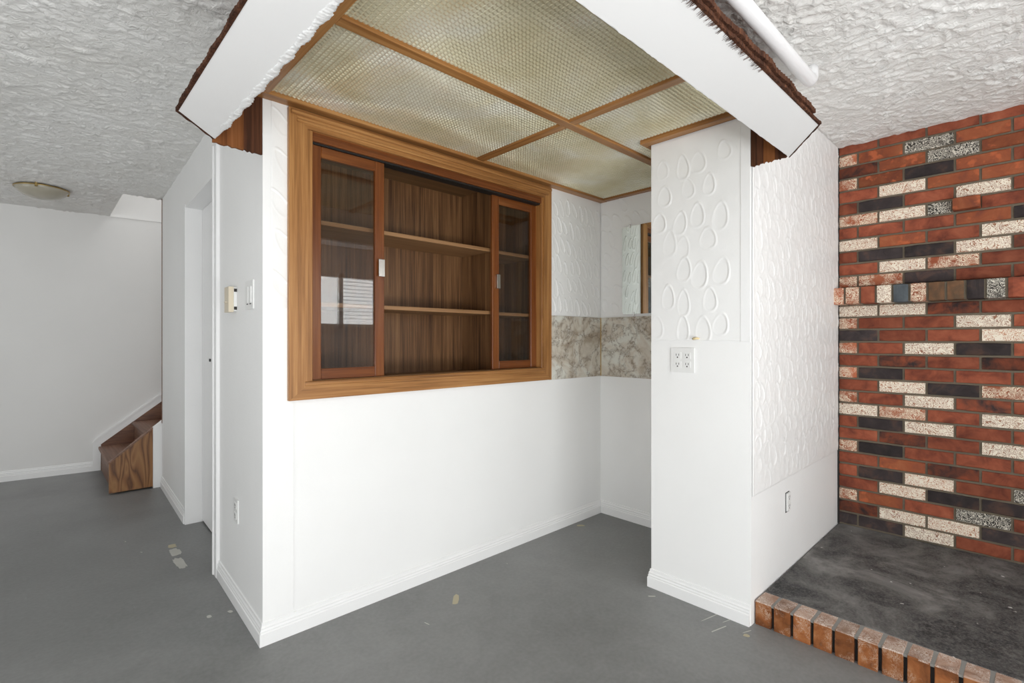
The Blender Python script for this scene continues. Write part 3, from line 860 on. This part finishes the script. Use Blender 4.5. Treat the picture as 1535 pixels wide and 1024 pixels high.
# exposed framing at the ends, in the planes of the two outer wall corners
ZT = ZP+.02
def ragged_face(p0, p1, mat, name, zlo=SZ, thick=(0, .012, 0)):
    a = Vector(p0); b = Vector(p1); n = 8
    pts = [(a.x+(b.x-a.x)*k/n, a.y+(b.y-a.y)*k/n, zlo+rj.uniform(-.004, .004)) for k in range(n+1)]
    pts += [(b.x, b.y, ZT), (a.x, a.y, ZT)]
    MB().poly(pts, thick).build(name, mat, can)
ragged_face((-.176, -.030), (-.070, -.012), M['raw_orange'], 'framing_board')
ragged_face((-.070, -.006), (-.002, -.002), M['raw_dark'], 'framing_board', SZ+.004)
ragged_face((1.487, -1.388), (1.492, -1.345), M['raw_dark'], 'framing_board', SZ+.004, (.010, 0, 0))
ragged_face((1.492, -1.345), (1.493, -1.300), M['raw_orange'], 'framing_board', SZ+.004, (.010, 0, 0))
ragged_face((1.488, -1.300), (1.490, -1.252), M['raw_dark'], 'framing_board', SZ, (.010, 0, 0))

# white drain pipe under the ceiling along the canopy
pp = MB(); R_ = .026; yc, zc = -1.418, 2.245
path = [(-.6, yc, zc), (1.66, yc, zc)]+[(1.66+.03*math.sin(t), yc, zc+.03-.03*math.cos(t)) for t in (.4, .8, 1.2, PI/2)]+[(1.69, yc, CH-.001)]
pp.tube(path, R_, 20)
one('drain_pipe', pp, M['pipe'], (1.69, yc, CH-.001), 'white pipe running under the textured ceiling beside the canopy', 'pipe')
bpy.data.objects['drain_pipe'].location = (1.69, yc, CH-.001)

# ================================================================== backsplash and mirror in the nook
ZM0, ZM1 = .932, 1.328
one('marble_backsplash', MB().box((1.643, -.006, ZM0), (XN-.007, -.0005, ZM1)), M['marble'], (1.9, -.003, ZM0), 'brown veined marble-look panel beside the display cabinet frame', 'backsplash')
mbk = one('marble_backsplash', MB().box((XN-.006, YPL+.002, ZM0), (XN-.0005, -.0065, ZM1)), M['marble'], (XN-.003, -.4, ZM0), 'brown veined marble-look panel on the nook wall under the mirror', 'backsplash')
one('corner_strip', MB().box((XN-.010, -.010, ZM0), (XN-.0062, -.0062, ZM1)), M['gold'], (XN-.008, -.008, ZM0), 'thin gold edge strip in the corner between the marble panels', 'edge strip')
mir = empty('wall_mirror', (XN-.004, -.45, ZM1+.01), 'frameless mirror with rounded corners on the stamped plaster nook wall', 'mirror')
ya, yb_, za, zb, rr = -.183, -.73, 1.345, 1.915, .018
pts = []
for cy_, cz_, t0 in ((ya-rr, zb-rr, 0), (yb_+rr, zb-rr, PI/2), (yb_+rr, za+rr, PI), (ya-rr, za+rr, 3*PI/2)):
    pts += [(XN-.008, cy_+rr*math.cos(t0+k*PI/8), cz_+rr*math.sin(t0+k*PI/8)) for k in range(5)]
MB().poly(pts, (-.005, 0, 0)).build('mirror_glass', M['mirror'], mir)
for yy, zz in ((-.24, zb), (-.62, zb), (-.27, za), (-.62, za)):
    MB().box((XN-.016, yy-.006, zz-.012), (XN-.003, yy+.006, zz+.012), .002).build('clip', M['chrome'], mir)

# ================================================================== fittings on the walls
def wall_fit(frame_o, du, dn):
    """returns a box adder in the plane of a wall: (u0,u1, z0,z1, depth0, depth1)"""
    o = Vector(frame_o); du = Vector(du); dn = Vector(dn)
    def add(mb, u0, u1, z0, z1, d0, d1):
        a = o+du*u0+dn*d0; b = o+du*u1+dn*d0
        return mb.poly([a+Vector((0,0,z0)), b+Vector((0,0,z0)), b+Vector((0,0,z1)), a+Vector((0,0,z1))], dn*(d1-d0))
    return add
def receptacle(e, add, u, z, w=.034, h=.029, d=.006):
    o = add(MB(), u-w/2, u+w/2, z-h/2, z+h/2, d, d+.002).build('receptacle', M['plastic'], e)
    for du in (-.0065, .0065): add(MB(), u+du-.0012, u+du+.0012, z-.001, z+.008, d+.0016, d+.0024).build('slot', M['hole'], o)
    add(MB(), u-.0028, u+.0028, z-.0105, z-.005, d+.0016, d+.0024).build('slot', M['hole'], o)
# double switch on the left wall
L = wall_fit((0, 0, 0), LD, LN)
def lfit(name, s, z, label, cat): return empty(name, LW(s, 0, z), label, cat)
e = lfit('light_switch', .172, 1.305, 'white double light switch plate on the grey side of the wall corner', 'light switch')
L(MB(), .115, .230, 1.305, 1.422, .0003, .006).build('switch_plate', M['plastic'], e)
for s in (.150, .195): L(MB(), s-.016, s+.016, 1.330, 1.397, .006, .0095).build('rocker', M['plastic'], e)
for s in (.150, .195): L(MB(), s-.012, s+.012, 1.324, 1.328, .006, .0066).build('rocker_gap', M['hole'], e)
e = lfit('thermostat', .45, 1.30, 'cream thermostat box standing off the wall beside the light switch', 'thermostat')
L(MB(), .400, .478, 1.302, 1.415, .012, .032).build('cover', M['cream'], e)
L(MB(), .394, .470, 1.306, 1.411, .0003, .012).build('back_plate', M['plastic'], e)
for z in (1.312, 1.392): L(MB(), .391, .394, z, z+.014, .001, .012).build('screw_tab', M['hole'], e)
L(MB(), .425, .450, 1.345, 1.349, .032, .040).build('lever', M['cream'], e)
e = lfit('wall_outlet', .395, .372, 'white duplex outlet low on the wall beneath the light switch', 'outlet')
L(MB(), .358, .430, .368, .472, .0003, .006).build('cover_plate', M['plastic'], e)
for z in (.398, .442): receptacle(e, L, .394, z)
# quad outlet and capped wire on the pillar
Pf = wall_fit((XP, 0, 0), (0, 1, 0), (-1, 0, 0))
e = empty('quad_outlet', (XP, -.952, 1.032), 'white four-socket outlet plate on the pillar below the stamped plaster', 'outlet')
Pf(MB(), -1.008, -.896, 1.030, 1.142, .0003, .006).build('cover_plate', M['plastic'], e)
for u in (-.975, -.929):
    for z in (1.066, 1.107): receptacle(e, Pf, u, z)
e = empty('capped_wire', (XP, -1.025, 1.184), 'short capped wire stub poking out of the pillar plaster above the quad outlet', 'wire')
MB().tube([(XP+.004, -1.030, 1.184), (XP-.018, -1.026, 1.185), (XP-.022, -1.010, 1.183)], [.004, .005, .006], 10).build('wire_cap', M['wire_nut'], e)
MB().tube([(XP-.0195, -1.0105, 1.1832), (XP-.0235, -1.0085, 1.1828)], .003, 8).build('cap_end', M['hole'], e)
# bare outlet in the white wall by the hearth
Rf = wall_fit((0, YR, 0), (1, 0, 0), (0, -1, 0))
e = empty('bare_outlet', (1.93, YR, .37), 'bare outlet without cover plate in the white wall above the hearth', 'outlet')
Rf(MB(), 1.905, 1.955, .368, .462, .0003, .001).build('wall_opening', M['hole'], e)
Rf(MB(), 1.913, 1.960, .374, .458, .001, .006).build('outlet_yoke', M['plastic'], e)
for z in (.395, .437): receptacle(e, Rf, 1.935, z)

# ceiling lamp in the hall
lc = (-.600, 3.02, CH)
e = empty('ceiling_lamp', lc, 'round frosted glass flush-mount ceiling lamp with tarnished brass clips in the hall', 'lamp')
MB().lathe(lc, [(0, -.004), (.128, -.004), (.132, -.012), (.13, -.022)], 40).build('lamp_base', M['brass'], e)
MB().lathe(lc, [(.150, -.014), (.152, -.020), (.135, -.045), (.105, -.067), (.065, -.082), (.025, -.088), (0, -.089)], 40).build('lamp_shade', M['lamp_glass'], e)
MB().lathe(lc, [(.151, -.012), (.156, -.014), (.156, -.021), (.152, -.022)], 40).build('rim', M['brass'], e)
for a in (.3, 2.4, 4.5):
    x, y = lc[0]+.152*math.cos(a), lc[1]+.152*math.sin(a)
    MB().box((x-.008, y-.008, CH-.034), (x+.008, y+.008, CH-.004), .002).build('clip', M['brass'], e)

# ================================================================== staircase in the hall
st = empty('staircase', (-.21, 2.8, 0), 'oak staircase rising behind the hall wall with plywood side panel', 'staircase')
RISE, RUN, YN = .2, .235, 2.825
for k in range(8):
    x = -.205+k*RUN; z = (k+1)*RISE+.02; yf = FW(x+RUN+.01)-.008
    MB().box((x, YN, z-RISE-.02 if k else 0.001), (x+.018, yf, z-.028)).build('riser', M['stair_wood'], st)
    MB().box((x-.022, YN, z-.028), (x+RUN+.004, yf, z), .005).build('tread', M['stair_wood'], st)
MB().poly([(-.232, 2.785, .012), (.040, 2.785, .012), (.040, 2.785, .470), (-.232, 2.785, .235)], (0, .035, 0)).build('side_panel', M['ply'], st)
MB().poly([(-.236, 2.780, .233), (.040, 2.780, .468), (.040, 2.780, .482), (-.236, 2.780, .247)], (0, .045, 0)).build('panel_cap', M['stair_wood'], st)
def on_far(pts, d0, d1, mat, name):
    P = [Vector((x, FW(x), z))+FN*d0 for x, z in pts]
    return MB().poly(P, FN*(d1-d0)).build(name, mat, st)
sl = .79
on_far([(-.205, 0), (1.7, 0), (1.7, .245+1.905*sl), (-.205, .235)], .001, .024, M['stringer'], 'stringer')
on_far([(-.205, .235), (1.7, .245+1.905*sl), (1.7, .330+1.905*sl), (-.245, .275), (-.262, .255), (-.262, 0), (-.208, 0)], .0005, .014, M['white_smooth'], 'skirt_trim')
on_far([(-.245, .262), (1.7, .312+1.905*sl), (1.7, .330+1.905*sl), (-.25, .280)], .014, .019, M['white_smooth'], 'skirt_bead')
mb = MB(); mb.poly([(.041, 2.778, 0), (.105, 2.778, 0), (.105, 2.778, .530), (.041, 2.778, .478)], (0, .05, 0))
struct('trim_stair_post', mb, M['white_smooth'])

# ================================================================== flecks and scuffs on the floor
def fleck(cx, cy, w, l, ang, mat, n=9, seed=0):
    r = random.Random(seed); pts = []
    for k in range(n):
        t = 2*PI*k/n; s_ = r.uniform(.8, 1.1); c_, d_ = math.cos(t), math.sin(t)
        u, v = w/2*math.copysign(abs(c_)**.6, c_)*s_, l/2*math.copysign(abs(d_)**.6, d_)*s_
        pts.append((cx+u*math.cos(ang)-v*math.sin(ang), cy+u*math.sin(ang)+v*math.cos(ang), .0002))
    MB().poly(pts, (0, 0, .0006)).build('paint_spot', mat, floor)
fleck(-.070, 1.345, .040, .06, 0, M['tan_fleck'], 20, 1)
fleck(-.074, 1.235, .048, .125, .03, M['paint_fleck'], 26, 2); fleck(-.082, 1.06, .046, .17, .03, M['paint_fleck'], 26, 3)
fleck(-.10, .37, .02, .026, 0, M['paint_fleck'], 8, 4)
def px(u, v):      # floor point seen at a pixel of the photograph
    yaw = math.radians(46.397); fx, fy = math.cos(yaw), math.sin(yaw); t = 750*1.18/(v-509); s_ = (u-767.5)/750*t
    return (CAM.x+fx*t+fy*s_, CAM.y+fy*t-fx*s_)
for k, (u, v, w, l, a, m) in enumerate([(345,917,.016,.024,.3,'paint_fleck'), (977,894,.010,.035,.8,'paint_fleck'), (1119,953,.022,.026,.2,'tan_fleck'),
        (1066,925,.004,.12,1.35,'paint_fleck'), (1078,943,.005,.10,1.3,'paint_fleck'), (1092,930,.003,.07,1.3,'paint_fleck'), (870,788,.03,.055,.9,'tan_fleck'), (683,899,.03,.09,-.7,'tan_fleck'), (1120,947,.004,.05,1.2,'paint_fleck'),
        (735,830,.003,.05,-.8,'paint_fleck'), (760,845,.004,.012,0,'paint_fleck'), (188,812,.008,.014,0,'paint_fleck'), (212,828,.006,.02,.4,'paint_fleck'), (640,935,.004,.03,.2,'paint_fleck')]):
    x, y = px(u, v); fleck(x, y, w, l, a, M[m], 8, 20+k)
